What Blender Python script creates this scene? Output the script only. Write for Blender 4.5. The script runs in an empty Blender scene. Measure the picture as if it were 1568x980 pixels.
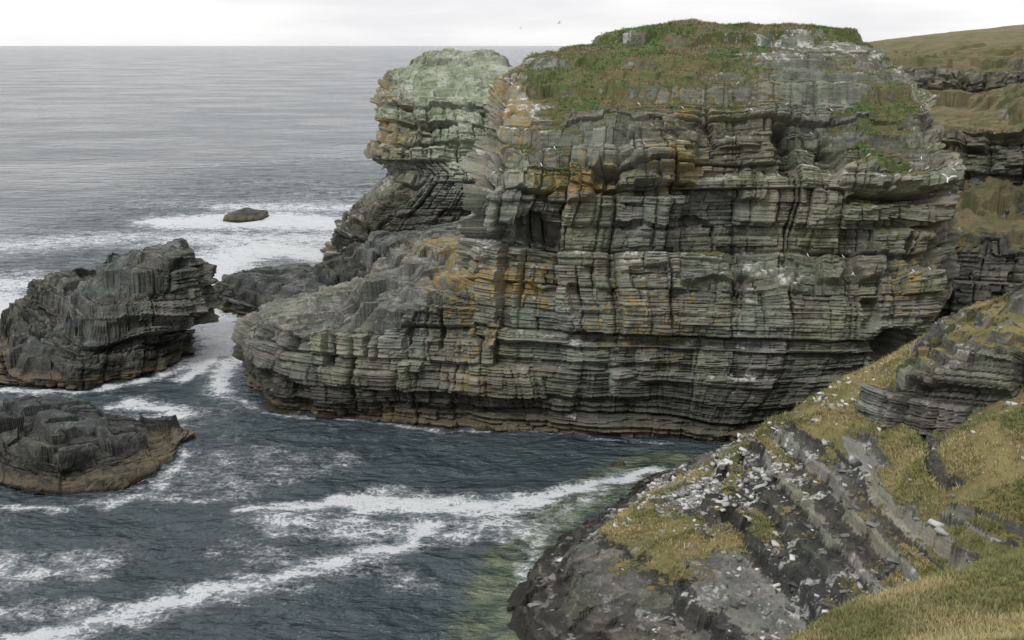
import bpy, math, random, time
import numpy as np
T0=time.time()
scene=bpy.context.scene
rng=np.random.default_rng(7); random.seed(7)

# ---------------------------------------------------------------- noise
def hsh(a,b,c,seed=0):
    a=np.asarray(a).astype(np.int64).astype(np.uint32); b=np.asarray(b).astype(np.int64).astype(np.uint32); c=np.asarray(c).astype(np.int64).astype(np.uint32)
    h=a*np.uint32(374761393)+b*np.uint32(668265263)+c*np.uint32(2147483647-1274126177)+np.uint32((seed*974711+12345)&0xffffffff)
    h=(h^(h>>np.uint32(13)))*np.uint32(1274126177)
    h=(h^(h>>np.uint32(15)))*np.uint32(2246822519)
    h=h^(h>>np.uint32(16))
    return h.astype(np.float64)/4294967295.0
def vn(x,y,z,seed=0):
    x0=np.floor(x);y0=np.floor(y);z0=np.floor(z)
    fx=x-x0;fy=y-y0;fz=z-z0
    fx=fx*fx*(3-2*fx);fy=fy*fy*(3-2*fy);fz=fz*fz*(3-2*fz)
    r=0
    for dx in (0,1):
        wx=fx if dx else 1-fx
        for dy in (0,1):
            wy=fy if dy else 1-fy
            for dz in (0,1):
                wz=fz if dz else 1-fz
                r=r+wx*wy*wz*hsh(x0+dx,y0+dy,z0+dz,seed)
    return r
def fbm(x,y,z,oct=3,seed=0):
    r=0;a=1;t=0
    for o in range(oct):
        r=r+a*vn(x,y,z,seed+o*17);t+=a;a*=.5
        x=x*2.03+11.3;y=y*2.03+5.7;z=z*2.03+3.1
    return r/t-.5
def sst(a,b,x):
    t=np.clip((x-a)/(b-a),0,1);return t*t*(3-2*t)
def beds(h,mean,seed):
    r=np.random.default_rng(seed)
    th=mean*np.clip(np.exp(r.normal(0,.5,int(110/mean)+5)),.35,2.6)
    b=-30+np.cumsum(th)
    i=np.clip(np.searchsorted(b,h),1,len(b)-1)
    lo=b[i-1];hi=b[i]
    f=(h-lo)/(hi-lo)
    e=np.minimum(h-lo,hi-h)
    return i,f,e,lo,hi
def cells(u,idx,mean,seed,full=False):
    c=u/mean+hsh(idx,7,3,seed)*37
    i=np.floor(c);f=c-i
    b=.12+.76*hsh(i,idx,1,seed)
    up=(f>b)
    cid=i+up
    bp=.12+.76*hsh(i-1,idx,1,seed)-1
    bn=.12+.76*hsh(i+1,idx,1,seed)+1
    e=np.minimum(np.abs(f-b),np.minimum(f-bp,bn-f))*mean
    if full:
        lo=np.where(up,b,bp);hi=np.where(up,bn,b)
        return cid,e,(f-(lo+hi)/2)*mean
    return cid,e

# ---------------------------------------------------------------- mesh from grid
def grid_mesh(name,P,mask,mat,closed,flat=True,cap=False):
    nt,ns,_=P.shape
    if cap:
        P=np.concatenate([P,np.broadcast_to(P[-1:].mean(1,keepdims=True),(1,ns,3))],0)
        if mask is not None: mask=np.concatenate([mask,mask[-1:]],0)
        nt+=1
    me=bpy.data.meshes.new(name)
    n=nt*ns
    I=np.arange(n).reshape(nt,ns)
    if closed:
        a=I[:-1,:];b=np.roll(I,-1,axis=1)[:-1,:];c=np.roll(I,-1,axis=1)[1:,:];d=I[1:,:]
    else:
        a=I[:-1,:-1];b=I[:-1,1:];c=I[1:,1:];d=I[1:,:-1]
    F=np.stack([a,b,c,d],-1).reshape(-1,4)
    me.vertices.add(n);me.vertices.foreach_set('co',P.reshape(-1).astype(np.float32))
    me.loops.add(F.size);me.loops.foreach_set('vertex_index',F.reshape(-1).astype(np.int32))
    me.polygons.add(len(F));me.polygons.foreach_set('loop_start',np.arange(0,F.size,4,dtype=np.int32))
    me.polygons.foreach_set('use_smooth',np.full(len(F),not flat))
    me.update(calc_edges=True)
    if mask is not None:
        at=me.color_attributes.new('mask','FLOAT_COLOR','POINT')
        at.data.foreach_set('color',mask.reshape(-1).astype(np.float32))
    me.materials.append(mat)
    ob=bpy.data.objects.new(name,me);scene.collection.objects.link(ob)
    return ob
def tri_mesh(name,V,F,mat,col=None,link=True):
    me=bpy.data.meshes.new(name)
    V=np.asarray(V,float);F=np.asarray(F)
    k=F.shape[1]
    me.vertices.add(len(V));me.vertices.foreach_set('co',V.reshape(-1).astype(np.float32))
    me.loops.add(F.size);me.loops.foreach_set('vertex_index',F.reshape(-1).astype(np.int32))
    me.polygons.add(len(F));me.polygons.foreach_set('loop_start',np.arange(0,F.size,k,dtype=np.int32))
    me.update(calc_edges=True)
    if col is not None:
        at=me.color_attributes.new('mask','FLOAT_COLOR','POINT')
        at.data.foreach_set('color',np.asarray(col).reshape(-1).astype(np.float32))
    me.materials.append(mat)
    ob=bpy.data.objects.new(name,me)
    if link: scene.collection.objects.link(ob)
    return ob

def gnormals(P,closed):
    if closed:
        ds=np.roll(P,-1,axis=1)-np.roll(P,1,axis=1)
    else:
        ds=np.gradient(P,axis=1)
    dt=np.gradient(P,axis=0)
    N=np.cross(ds,dt)
    L=np.linalg.norm(N,axis=2,keepdims=True)
    return N/np.maximum(L,1e-9)
def blur(A,k,closed):
    for ax in (0,1):
        pad=[(0,0)]*A.ndim;pad[ax]=(k,k)
        B=np.pad(A,pad,mode='wrap' if (ax==1 and closed) else 'edge')
        C=np.cumsum(B,axis=ax)
        z=np.zeros_like(np.take(C,[0],axis=ax));C=np.concatenate([z,C],axis=ax)
        n=A.shape[ax]
        A=(np.take(C,np.arange(2*k+1,2*k+1+n),axis=ax)-np.take(C,np.arange(0,n),axis=ax))/(2*k+1)
    return A
def terrace(h,mean,seed,sharp):
    idx,f,e,lo,hi=beds(h,mean,seed)
    g=sst(1-sharp,1.0,f)
    return lo+(hi-lo)*(g*.93+f*.07),idx
def blocky(x,y,sz,seed,asp=1.2):
    a=.5;xr=x*math.cos(a)+y*math.sin(a);yr=-x*math.sin(a)+y*math.cos(a)
    xr=xr+.6*sz*fbm(x*.5/sz,y*.5/sz,0,2,seed);yr=yr+.6*sz*fbm(x*.5/sz,y*.5/sz,5,2,seed)
    i=np.floor(yr/sz);c,e=cells(xr,i,sz*asp,seed)
    return hsh(i,c,4,seed)-.5

def cr(p0,p1,p2,p3,t):
    return .5*((2*p1)+(-p0+p2)*t+(2*p0-5*p1+4*p2-p3)*t*t+(-p0+3*p1-3*p2+p3)*t**3)
def loft(levels,cell,weights=None,wrow=None,lin=0.0):
    L=np.array(levels,float)
    nl,K,_=L.shape
    if weights is None: weights=[1]*K
    def ring(sp):
        i=np.floor(sp).astype(int)%K;f=(sp-np.floor(sp))[None,:,None]
        A=cr(L[:,(i-1)%K],L[:,i],L[:,(i+1)%K],L[:,(i+2)%K],f)
        B=L[:,i]*(1-f)+L[:,(i+1)%K]*f
        return A*(1-lin)+B*lin
    sp=np.linspace(0,K,K*60,endpoint=False)
    R=ring(sp);m=R[:max(2,nl*2//3)]
    seg=np.linalg.norm(np.roll(m,-1,axis=1)-m,axis=2).mean(0)
    w=np.array(weights,float)[np.floor(sp).astype(int)%K]
    cum=np.concatenate([[0],np.cumsum(seg*w)]);arc=np.concatenate([[0],np.cumsum(seg)])
    ns=int(cum[-1]/cell)
    q=np.linspace(0,cum[-1],ns,endpoint=False)
    spx=np.concatenate([sp,[K]])
    s=np.interp(q,cum,spx);S=np.interp(q,cum,arc)
    R=ring(s)
    fw=np.interp(s%K,np.arange(K+1),np.append(weights,weights[0]))
    sel=fw>=max(weights)*.99
    dl=np.linalg.norm(R[1:]-R[:-1],axis=2)[:,sel].mean(1)
    if wrow is not None: dl=dl*np.array(wrow)
    tc=np.concatenate([[0],np.cumsum(dl)])
    nt=int(tc[-1]/cell)
    tt=np.interp(np.linspace(0,tc[-1],nt),tc,np.arange(nl))
    i=np.minimum(np.floor(tt).astype(int),nl-2);f=(tt-i)[:,None,None]
    P=cr(R[np.maximum(i-1,0)],R[i],R[i+1],R[np.minimum(i+2,nl-1)],f)
    return P,np.broadcast_to(S[None,:],P.shape[:2]).copy()

def make_rock(name,levels,cell,mat,weights=None,wrow=None,dip=(0,0),amp=1.0,zone=None,carves=(),grassfn=None,lichenfn=None,seed=3,guano=.3,lin=.35,ter=1.0,big=1.0,hseed=0,bedg=0.0,small=.18,tm=.95,tw=.4,topfade=12.):
    P,S=loft(levels,cell,weights,wrow,lin)
    N=gnormals(P,True);N=blur(N,6,True);N/=np.maximum(np.linalg.norm(N,axis=2,keepdims=True),1e-6)
    x,y,z=P[...,0],P[...,1],P[...,2]
    h=z+dip[0]*x+dip[1]*(y-85)+1.4*fbm(x*.035,y*.035,z*.03,2,5)+.12*fbm(x*.5,y*.5,z*.5,2,6)
    nt=P.shape[0]
    fade=np.clip((nt-1-np.arange(nt))/12.,0,1)[:,None]
    fadeT=np.clip((nt-1-np.arange(nt))/topfade,0,1)[:,None]
    wt=sst(.3,.65,N[...,2])*ter*fadeT
    if ter>0:
        lowz=sst(-1,1.5,z)
        hb=h+big*(1.25*blocky(x,y,3.8,seed+71,1.5)+.7*blocky(x,y,1.8,seed+72,1.6)+.8*fbm(x*.4,y*.4,0,3,seed+73))*lowz
        hb2=hb+big*(small*2*blocky(x,y,.9,seed+74,1.7)+.35*fbm(x*1.3,y*1.3,0,3,seed+75))*lowz
        Ta,_=terrace(hb,tm,160,.2);Tb,_=terrace(hb2,.33,102,.35)
        dz=((1-tw)*Ta+tw*Tb-h)*wt+.16*fbm(x*2.5,y*2.5,z*2.5,3,seed+76)*wt
    else: dz=0
    u=S+1.6*fbm(x*.18,y*.18,z*.15,2,seed)+.4*fbm(x*1.1,y*1.1,z*1.1,2,seed+1)
    zb,zt,up=(1.0,1.0,.5) if zone is None else zone(x,y,z)
    steep=1-sst(.45,.8,N[...,2])
    d=np.zeros_like(x)
    tone=np.zeros_like(x)
    idx,f,e,lo,hi=beds(h,7.5,99+hseed)
    cid,ce,fu=cells(u,idx,4.0,seed+40,True)
    ac=1.0*amp*up*steep
    d+=ac*((2*hsh(cid,idx,8,seed)-1)*.9+fu*(hsh(cid,idx,9,seed)-.5)*.9)
    d-=ac*.6*np.exp(-(ce/.17)**2)*(hsh(cid,idx,3,seed)>.35)
    tone+=(hsh(cid,idx,8,seed)-.5)*.3*up
    for k,(bm,cm,am) in enumerate([(4.6,5.5,.9),(2.0,2.7,.68),(.85,1.7,.34),(.36,1.0,.15)]):
        am=am*amp
        idx,f,e,lo,hi=beds(h,bm,100+k+hseed)
        cid,ce,fu=cells(u,idx,cm,seed+k*5,True)
        zz=(zb if k<3 else 1.0)
        if k>=2: zz=zz*(1-.3*up)
        hv=hsh(idx,cid,k,seed)
        lat=vn(u*.12/(.3+bm*.4)*.6,idx*3.7,0,seed+9)
        bedw=.60*(1-.4*up)+bedg
        v=(2*hv-1)*(.6+.2*up)*(.35+.65*steep)+(2*hsh(idx,5,k,seed+4)-1)*bedw*(.3+1.3*lat)
        v=v+(hsh(idx,cid,k,seed+31)-.5)*.8*(f-.5)*steep+fu/cm*(hsh(idx,cid,k,seed+32)-.5)*1.2*(.3+up)*steep
        d+=am*v*zz
        d-=am*.4*zz*steep*np.exp(-(ce/(.05+.05*bm**.5))**2)*(hsh(cid,idx,2,seed)>.35)
        d-=am*(.42-.08*up)*np.exp(-(e/(.04+.04*bm**.5))**2)
        tone+=(hv-.5)*[.25,.35,.5,.4][k]+(hsh(idx,5,k,seed+4)-.5)*.3
    for bm,am in ((.2,.17),(.1,.075)):
        idx,f,e,lo,hi=beds(h+.05*fbm(x*2,y*2,z*2,2,9),bm,150)
        lat=vn(u*.35,idx*2.3,0,seed+21)
        d+=am*zt*((hsh(idx,1,1,seed)-.5)*1.2+(lat-.5)*1.1)
        d-=am*.6*zt*np.exp(-(e/.03)**2)
        tone+=(hsh(idx,1,1,seed)-.5)*.4*zt
    idx,f,e,lo,hi=beds(h,1.1,160)
    soft=(hsh(idx,2,2,11)>.68)*sst(.40,.6,vn(u*.13,idx*3.1,0,44))
    d-=.8*amp*soft*sst(0,.1,e)
    d+=amp*(1.8*fbm(x*.13,y*.13,z*.06,2,seed+50)+.7*fbm(x*.5,y*.5,z*.5,2,seed+51)+.22*fbm(x*2,y*2,z*2,3,seed+52))
    for (cx,cz,rx,rz,dep) in carves:
        wx=x+1.3*fbm(x*.6,y*.6,z*.6,3,61);wz=z+1.0*fbm(x*.7,y*.7,z*.7,3,62)
        q=np.abs((wx-cx)/rx)**3+np.abs((wz-cz)/rz)**3
        d-=dep*(1-sst(.5,1.2,q))*(N[...,1]<-.05)
    damp=1-.6*sst(.45,.9,N[...,2])
    Q=P+N*(d*damp*fade)[...,None]
    Q[...,2]+=dz
    N2=gnormals(Q,True)
    N3=blur(N2,2,True)
    nz=N3[...,2]/np.maximum(np.linalg.norm(N3,axis=2),1e-6)
    mask=np.zeros(P.shape[:2]+(4,))
    g=np.zeros_like(x) if grassfn is None else grassfn(x,y,z,nz,N[...,2])
    mask[...,0]=g
    mask[...,1]=0 if lichenfn is None else lichenfn(x,y,z,nz)
    gu=sst(.55,.8,nz)*(vn(x*1.3,y*1.3,z*1.3,71)>.58)*(vn(x*.15,y*.15,z*.15,72)>.42)
    mask[...,2]=gu*guano
    mask[...,3]=np.clip(.5+tone*.6,0,1)
    ob=grid_mesh(name,Q,mask,mat,True,cap=True)
    return ob,Q,N2,nz,mask

# ---------------------------------------------------------------- materials
def newmat(name):
    m=bpy.data.materials.new(name);m.use_nodes=True
    nt=m.node_tree;nt.nodes.clear()
    return m,nt
class NB:
    def __init__(s,nt): s.nt=nt
    def n(s,t,**k):
        a=s.nt.nodes.new(t)
        for kk,v in k.items(): setattr(a,kk,v)
        return a
    def l(s,a,b): s.nt.links.new(a,b)
    def inp(s,node,key,val):
        if hasattr(val,'is_linked') : s.l(val,node.inputs[key])
        else: node.inputs[key].default_value=val
    def math(s,op,a,b=0.0,c=None,clamp=False):
        m=s.n('ShaderNodeMath',operation=op,use_clamp=clamp)
        s.inp(m,0,a);s.inp(m,1,b)
        if c is not None: s.inp(m,2,c)
        return m.outputs[0]
    def mapr(s,v,a,b,c=0.0,d=1.0,smooth=True):
        m=s.n('ShaderNodeMapRange',interpolation_type='SMOOTHSTEP' if smooth else 'LINEAR')
        s.inp(m,0,v);m.inputs[1].default_value=a;m.inputs[2].default_value=b;m.inputs[3].default_value=c;m.inputs[4].default_value=d
        return m.outputs[0]
    def mix(s,f,a,b,bt='MIX'):
        m=s.n('ShaderNodeMix',data_type='RGBA',blend_type=bt)
        s.inp(m,0,f)
        for k,v in ((6,a),(7,b)):
            if isinstance(v,tuple): v=(v+(1,))[:4]
            s.inp(m,k,v)
        return m.outputs[2]
    def noise(s,co,scale,detail=3,rough=.55,vs=None,dist=0.0):
        if vs is not None:
            mp=s.n('ShaderNodeVectorMath',operation='MULTIPLY');s.l(co,mp.inputs[0]);mp.inputs[1].default_value=vs;co=mp.outputs[0]
        t=s.n('ShaderNodeTexNoise');s.l(co,t.inputs['Vector']);t.inputs['Scale'].default_value=scale;t.inputs['Detail'].default_value=detail;t.inputs['Roughness'].default_value=rough;t.inputs['Distortion'].default_value=dist
        return t.outputs[0]

def rock_material(name,c_dark=(.085,.085,.078),c_mid=(.19,.185,.16),c_light=(.32,.30,.25),grassA=(.10,.13,.04),grassB=(.22,.19,.08),grassC=(.2,.11,.06),wet_h=4.0,lich=(.38,.22,.06),wetdark=.4,tan=True,pale=.45):
    m,nt=newmat(name);b=NB(nt)
    geo=b.n('ShaderNodeNewGeometry');pos=geo.outputs['Position']
    at=b.n('ShaderNodeAttribute',attribute_name='mask')
    sep=b.n('ShaderNodeSeparateColor');b.l(at.outputs['Color'],sep.inputs[0])
    G,Li,Gu=sep.outputs[0],sep.outputs[1],sep.outputs[2];tone=at.outputs['Alpha']
    sx=b.n('ShaderNodeSeparateXYZ');b.l(pos,sx.inputs[0]);z=sx.outputs[2]
    nbig=b.noise(pos,.12,3,.6)
    nmed=b.noise(pos,.9,5,.65)
    nfin=b.noise(pos,6,4,.7)
    nstr=b.noise(pos,1.0,4,.7,vs=(.35,.35,5.5))
    nver=b.noise(pos,1.0,3,.6,vs=(1.3,1.3,.16))
    v=b.math('ADD',b.math('MULTIPLY',tone,.65),b.math('MULTIPLY',nmed,.5))
    v=b.math('ADD',v,b.math('MULTIPLY',nstr,.55))
    v=b.math('ADD',v,b.math('MULTIPLY',nver,.25))
    v=b.math('ADD',v,b.math('MULTIPLY',nfin,.3))
    v=b.math('SUBTRACT',v,.62)
    cr_=b.n('ShaderNodeValToRGB');b.l(v,cr_.inputs[0])
    e=cr_.color_ramp.elements;e[0].position=.12;e[0].color=c_dark+(1,);e[1].position=.95;e[1].color=c_light+(1,)
    k=cr_.color_ramp.elements.new(.5);k.color=c_mid+(1,)
    col=cr_.outputs[0]
    col=b.mix(b.mapr(nbig,.42,.62,0,.65),col,b.mix(1.0,col,(1.10,1.0,.83),'MULTIPLY'))
    ngr=b.noise(pos,.35,4,.6)
    col=b.mix(b.mapr(ngr,.43,.58,0,.6),col,b.mix(1.0,col,(.84,1.0,.86),'MULTIPLY'))
    spk=b.noise(pos,2.6,5,.75)
    col=b.mix(b.mapr(spk,.56,.66,0,pale),col,(.38,.39,.33))
    nl=b.noise(pos,1.4,5,.7)
    lm=b.math('MULTIPLY',b.mapr(b.math('ADD',nl,b.math('MULTIPLY',Li,.35)),.715,.82),b.mapr(Li,0.02,.2))
    nl2=b.noise(pos,.5,2,.5)
    lc=b.mix(nl2,lich,(.30,.26,.09))
    lc=b.mix(b.mapr(nfin,.4,.65,0,.5),lc,(.18,.14,.07))
    col=b.mix(b.math('MULTIPLY',lm,.72),col,lc)
    wz=b.math('ADD',z,b.math('MULTIPLY',b.math('SUBTRACT',nmed,.5),2.5))
    wet=b.mapr(wz,wet_h*.35,wet_h*1.15,1.0,0.0)
    dk=b.mix(1.0,col,(wetdark,wetdark*.96,wetdark*.9),'MULTIPLY')
    col=b.mix(wet,col,dk)
    if tan:
        tz=b.math('ADD',z,b.math('MULTIPLY',b.math('SUBTRACT',nmed,.5),2.6))
        tb=b.mapr(tz,.5,1.15,1.0,0.0)
        tcol=b.mix(nfin,(.06,.048,.03),(.24,.20,.125))
        col=b.mix(b.math('MULTIPLY',tb,.7),col,tcol)
    tb2=b.mapr(b.math('ADD',z,b.math('MULTIPLY',b.math('SUBTRACT',nmed,.5),.5)),.05,.3,1.0,0.0)
    col=b.mix(b.math('MULTIPLY',tb2,.85),col,(.02,.018,.012))
    gm=b.math('MULTIPLY',Gu,b.mapr(b.noise(pos,2.6,4,.7),.42,.6))
    col=b.mix(gm,col,(.62,.62,.58))
    gn=b.noise(pos,2.2,5,.75);gn2=b.noise(pos,.35,3,.6);gf=b.noise(pos,14,3,.8)
    gc=b.mix(b.mapr(gn2,.38,.62),grassA,grassB)
    gc=b.mix(b.mapr(gn,.48,.66,0,.85),gc,grassC)
    gc=b.mix(1.0,gc,b.mix(gf,(.45,.45,.45),(1.5,1.5,1.5)),'MULTIPLY')
    gmask=b.mapr(b.math('ADD',G,b.math('MULTIPLY',b.math('SUBTRACT',gn,.5),1.5)),.42,.56)
    col=b.mix(gmask,col,gc)
    bs=b.n('ShaderNodeBsdfPrincipled');b.l(col,bs.inputs['Base Color'])
    ro=b.mapr(wet,0,1,.9,.5,False);b.l(ro,bs.inputs['Roughness'])
    bs.inputs['Specular IOR Level'].default_value=.3
    hgt=b.math('ADD',b.math('MULTIPLY',nstr,.55),b.math('MULTIPLY',nfin,.5))
    hgt=b.math('ADD',hgt,b.math('MULTIPLY',nmed,.4))
    hgt=b.math('ADD',hgt,b.math('MULTIPLY',b.math('MULTIPLY',gf,gmask),.9))
    bp=b.n('ShaderNodeBump');bp.inputs['Strength'].default_value=.85;bp.inputs['Distance'].default_value=.18
    b.l(hgt,bp.inputs['Height']);b.l(bp.outputs[0],bs.inputs['Normal'])
    o=b.n('ShaderNodeOutputMaterial');b.l(bs.outputs[0],o.inputs[0])
    return m

mat_head=rock_material('headland_rock',c_dark=(.060,.062,.055),c_mid=(.172,.172,.148),c_light=(.36,.355,.305),wet_h=6.5,grassA=(.11,.17,.055),grassB=(.19,.20,.09),grassC=(.24,.145,.09),pale=.5)
mat_plat=rock_material('platform_rock',c_dark=(.053,.054,.050),c_mid=(.155,.154,.138),c_light=(.33,.32,.275),wet_h=5.0)
mat_dark=rock_material('dark_skerry_rock',c_dark=(.026,.027,.028),c_mid=(.074,.077,.076),c_light=(.20,.197,.185),wet_h=3.0,wetdark=.5,pale=.25)
mat_far=rock_material('far_stack_rock',c_dark=(.065,.067,.06),c_mid=(.17,.17,.146),c_light=(.36,.355,.305),wet_h=12,wetdark=.36,grassA=(.28,.33,.22),grassB=(.50,.54,.43),grassC=(.21,.19,.13),pale=.7)
mat_slope=rock_material('hillside_ground',c_dark=(.03,.03,.030),c_mid=(.095,.092,.084),c_light=(.28,.268,.24),wet_h=1.6,grassA=(.165,.17,.06),grassB=(.32,.27,.115),grassC=(.23,.18,.095),tan=False,pale=.35)
mat_bg=rock_material('mainland_rock',c_dark=(.045,.045,.044),c_mid=(.12,.116,.103),c_light=(.27,.25,.20),wet_h=8,wetdark=.5,grassA=(.14,.15,.065),grassB=(.23,.19,.105),grassC=(.18,.14,.085))

# ---------------------------------------------------------------- headland (main cliff)
def lv(z,pts): return [(p[0],p[1],z if len(p)<3 else p[2]) for p in pts]
head=[
 lv(-2,[(-6,110),(-5,87),(4,82.6),(12,81.3),(18,80.3),(27,82.5),(33.5,85),(37,95),(39,115),(20,125),(0,120)]),
 lv(1,[(-6,110),(-5,87),(4,82.4),(12,81.2),(17,79.9),(27,82.3),(33.5,84.8),(37,95),(39,115),(20,125),(0,120)]),
 lv(6,[(-5,108),(-4,87),(4,82.3),(12,81.8),(20,81.3),(28,81.8),(33.5,84.6),(37,95),(39,115),(20,125),(0,120)]),
 lv(11,[(-4,106),(-3,87),(4,83.0),(12,82.5),(20,82.3),(28,82.2),(33.5,84.5),(37,95),(38,115),(20,125),(0,120)]),
 lv(14,[(-3,104),(-2.4,87),(4,83.6),(12,83.6),(20,84.2),(28,83.8),(33.6,85.5),(37,95),(38,115),(20,125),(0,120)]),
 lv(16,[(-2.5,102),(-2.2,86.5),(4,84.3),(12,84.0),(20,84.6),(28,84.2),(34.0,86),(37,96),(38,115),(20,124),(1,119)]),
 lv(18.5,[(-2.2,101),(-2.0,85.4),(4.5,84.4),(12,84.0),(20,84.7),(28,84.1),(34.2,86.2),(37.2,96),(38,115),(20,124),(1,119)]),
 lv(21.5,[(-1.8,101),(-1.4,87.5),(5,86.0),(12,84.8),(20,85.4),(28,85.8),(34.2,88.3),(37,98),(37,115),(20,123),(2,118)]),
 lv(25,[(-1,101),(-.8,90.6),(6,89.2),(12,87.0),(20,87.0),(27.5,89.2),(34.0,92.5),(36.3,100),(36,115),(20,122),(3,117)]),
 lv(28,[(.6,102),(1.0,95.4),(7,93.6),(13,90.4),(20,89.6),(27.1,92.6),(33.0,96.6),(34.8,103),(33,115),(20,121),(5,117)]),
 lv(30.4,[(4.5,106,29.6),(5.2,101,29.6),(9,98.5,30.1),(14,95.4),(20,94.4),(27,97.3),(32,101.5),(32.8,106),(31,114),(20,118),(8,115)]),
 lv(31.6,[(9.5,107,31.0),(10,104,31.0),(12.5,103,31.4),(16,101.5,31.9),(20.5,101,31.2),(26,102.4,31.6),(30.4,104.6,31.4),(30.6,107,31.3),(26,111),(19,113),(12,111)]),
 lv(31.8,[(17,107),(17,106),(17.5,105.6),(18,105.4),(19,105.3,31.6),(21,105.3),(22,105.8),(22,107),(21,108),(19,108.3),(18,108)]),
]
def zone_head(x,y,z):
    up=sst(7,12,z)
    zb=.48+.56*up
    zt=1.25-.75*up
    return zb,zt,.12+.7*up
def gg(x,z,cx,cz,rx,rz): return np.exp(-((x-cx)/rx)**2-((z-cz)/rz)**2)
def grass_head(x,y,z,nz,Nz):
    n=fbm(x*.3,y*.3,z*.3,4,81)
    reg=.9*gg(x,z,8,29,7,3.6)+.7*gg(x,z,5,25,4.5,3)+1.2*gg(x,z,29.5,24.5,4.8,3.6)+.4*gg(x,z,22,31.5,9,1.6)+.45*gg(x,z,3,21,3,1.6)+.5*gg(x,z,22,14.8,9,1.0)+.35*gg(x,z,17,27,6,3)
    top=sst(30.0,31.3,z)*.25
    g=(reg+top)*.78+n*1.6+(nz-.5)*.8-.13
    return np.clip(g,0,1)
def lichen_head(x,y,z,nz):
    r=.85*gg(x,z,5,20,4,1.8)+.6*gg(x,z,13,20.5,2.5,2)+.6*gg(x,z,0,26,3,4)+.75*gg(x,z,0,12,3.5,2)+.4*gg(x,z,10,10,6,4)+.4*gg(x,z,13,25,4,3)+.5*gg(x,z,31,12,3,4)+.4*gg(x,z,-3,4.5,2,2)+.22
    return np.clip(r,0,1)
carv=[(7.2,20.0,.9,1.2,1.9),(11.8,22.4,2.6,1.9,-1.2),(11.9,19.2,2.4,.6,1.4),(21.2,22.2,.7,2.0,1.8),(0.8,15.7,2.6,.8,1.5),(0.6,17.9,2.2,.9,-.8),(4.6,18.9,1.8,.8,-.9),
      (29.5,18.4,4.0,.5,1.8),(29.5,19.8,4.0,.8,-.6),(12,16.4,4,.35,.9),(24.5,13.2,.9,.8,-1.4),(28,13.6,1.3,.9,-1.3),(30.2,7.0,2.0,1.4,3.0),(27.6,9.8,.9,1.2,1.2),(32.6,14.5,1.5,1.8,1.6),
      (4.9,11.0,.5,1.2,1.0),(2.2,12.5,1.2,1.0,-.8),(24.8,21.5,.9,1.6,1.4),(26.8,22,1.4,1.6,-.8),(6,8,1.6,.5,1.0),(16,12.2,3,.5,.9),(18.5,19.5,1.5,1.2,-.9)]
W=[.35,1,1,1,1,1,.8,.25,.12,.12,.15]
cliff,HQ,HN,HNZ,HM=make_rock('sea_cliff',head,.085,mat_head,weights=W,dip=(.01,.0),zone=zone_head,carves=carv,grassfn=grass_head,lichenfn=lichen_head,seed=3,guano=.9,lin=.2,big=.7,ter=.8,tm=1.0,tw=.3,topfade=90.)

# ---------------------------------------------------------------- apron platform
plat=[
 lv(-2,[(-24.8,97),(-19.5,87.6),(-10,84.6),(-1,83),(8,83.5),(10,100),(-2,114),(-18,111),(-24,104)]),
 lv(2,[(-24.5,96.5),(-19.3,87.9),(-10,84.6),(-1,82.9),(8,83.5),(10,100),(-2,114),(-18,111),(-24,104)]),
 lv(5.6,[(-22.8,96),(-19,89),(-10,84.9),(-1,83),(8,83.8),(10,100),(-2,113),(-16,110),(-22,103)]),
 lv(7.2,[(-21.5,95.8,6.6),(-18.5,90,7.2),(-10,85.4,8.2),(-1,83.4,9),(8,84,9),(10,100,9),(-2,111,9),(-14,108,8.5),(-20,102,7)]),
 lv(8.5,[(-18,96,7.2),(-16,91.5,7.8),(-9,86.6,9.8),(-1,84.0,11.5),(8,85,11),(9,100,11),(-2,109,10.5),(-12,107,9.5),(-17,102,7.8)]),
 lv(10,[(-12,98,8.9),(-11,94,9.2),(-7,89.5,11),(-1,85.8,13.2),(7,87,12.6),(8,100,12.6),(-2,107,12.4),(-10,105.5,11.4),(-12,102,9.8)]),
 lv(12.6,[(-2,99),(-1.8,98),(-1,97),(0,97),(1,98),(1,99.5),(0,101),(-1,101),(-2,100)]),
]
def lich_plat(x,y,z,nz):
    return np.clip(.6*np.exp(-((x+2)/4)**2-((z-9)/3)**2)+.5*np.exp(-((x+3)/2)**2-((z-4)/2)**2)+.6*np.exp(-((x+6)/6)**2-((z-12)/1.5)**2)+.18,0,1)
pc=[(-11.6,7.0,.3,1.6,1.2),(-8.4,7.4,.35,1.3,1.1),(-5.6,8.0,.3,1.7,1.1),(-2.4,8.2,.35,1.3,1.1),(-14.6,5.6,.3,1.6,1.0),(-19.5,2.4,2,.6,.8)]
make_rock('rock_platform',plat,.09,mat_plat,weights=[1,1,1,1,.3,.15,.4,.8,1],dip=(.01,0),zone=lambda x,y,z:(.95,.9,.25+.6*sst(3,5.5,z)),carves=pc,lichenfn=lich_plat,seed=13,guano=.2,big=1.0,lin=.5,tm=1.2)

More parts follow.
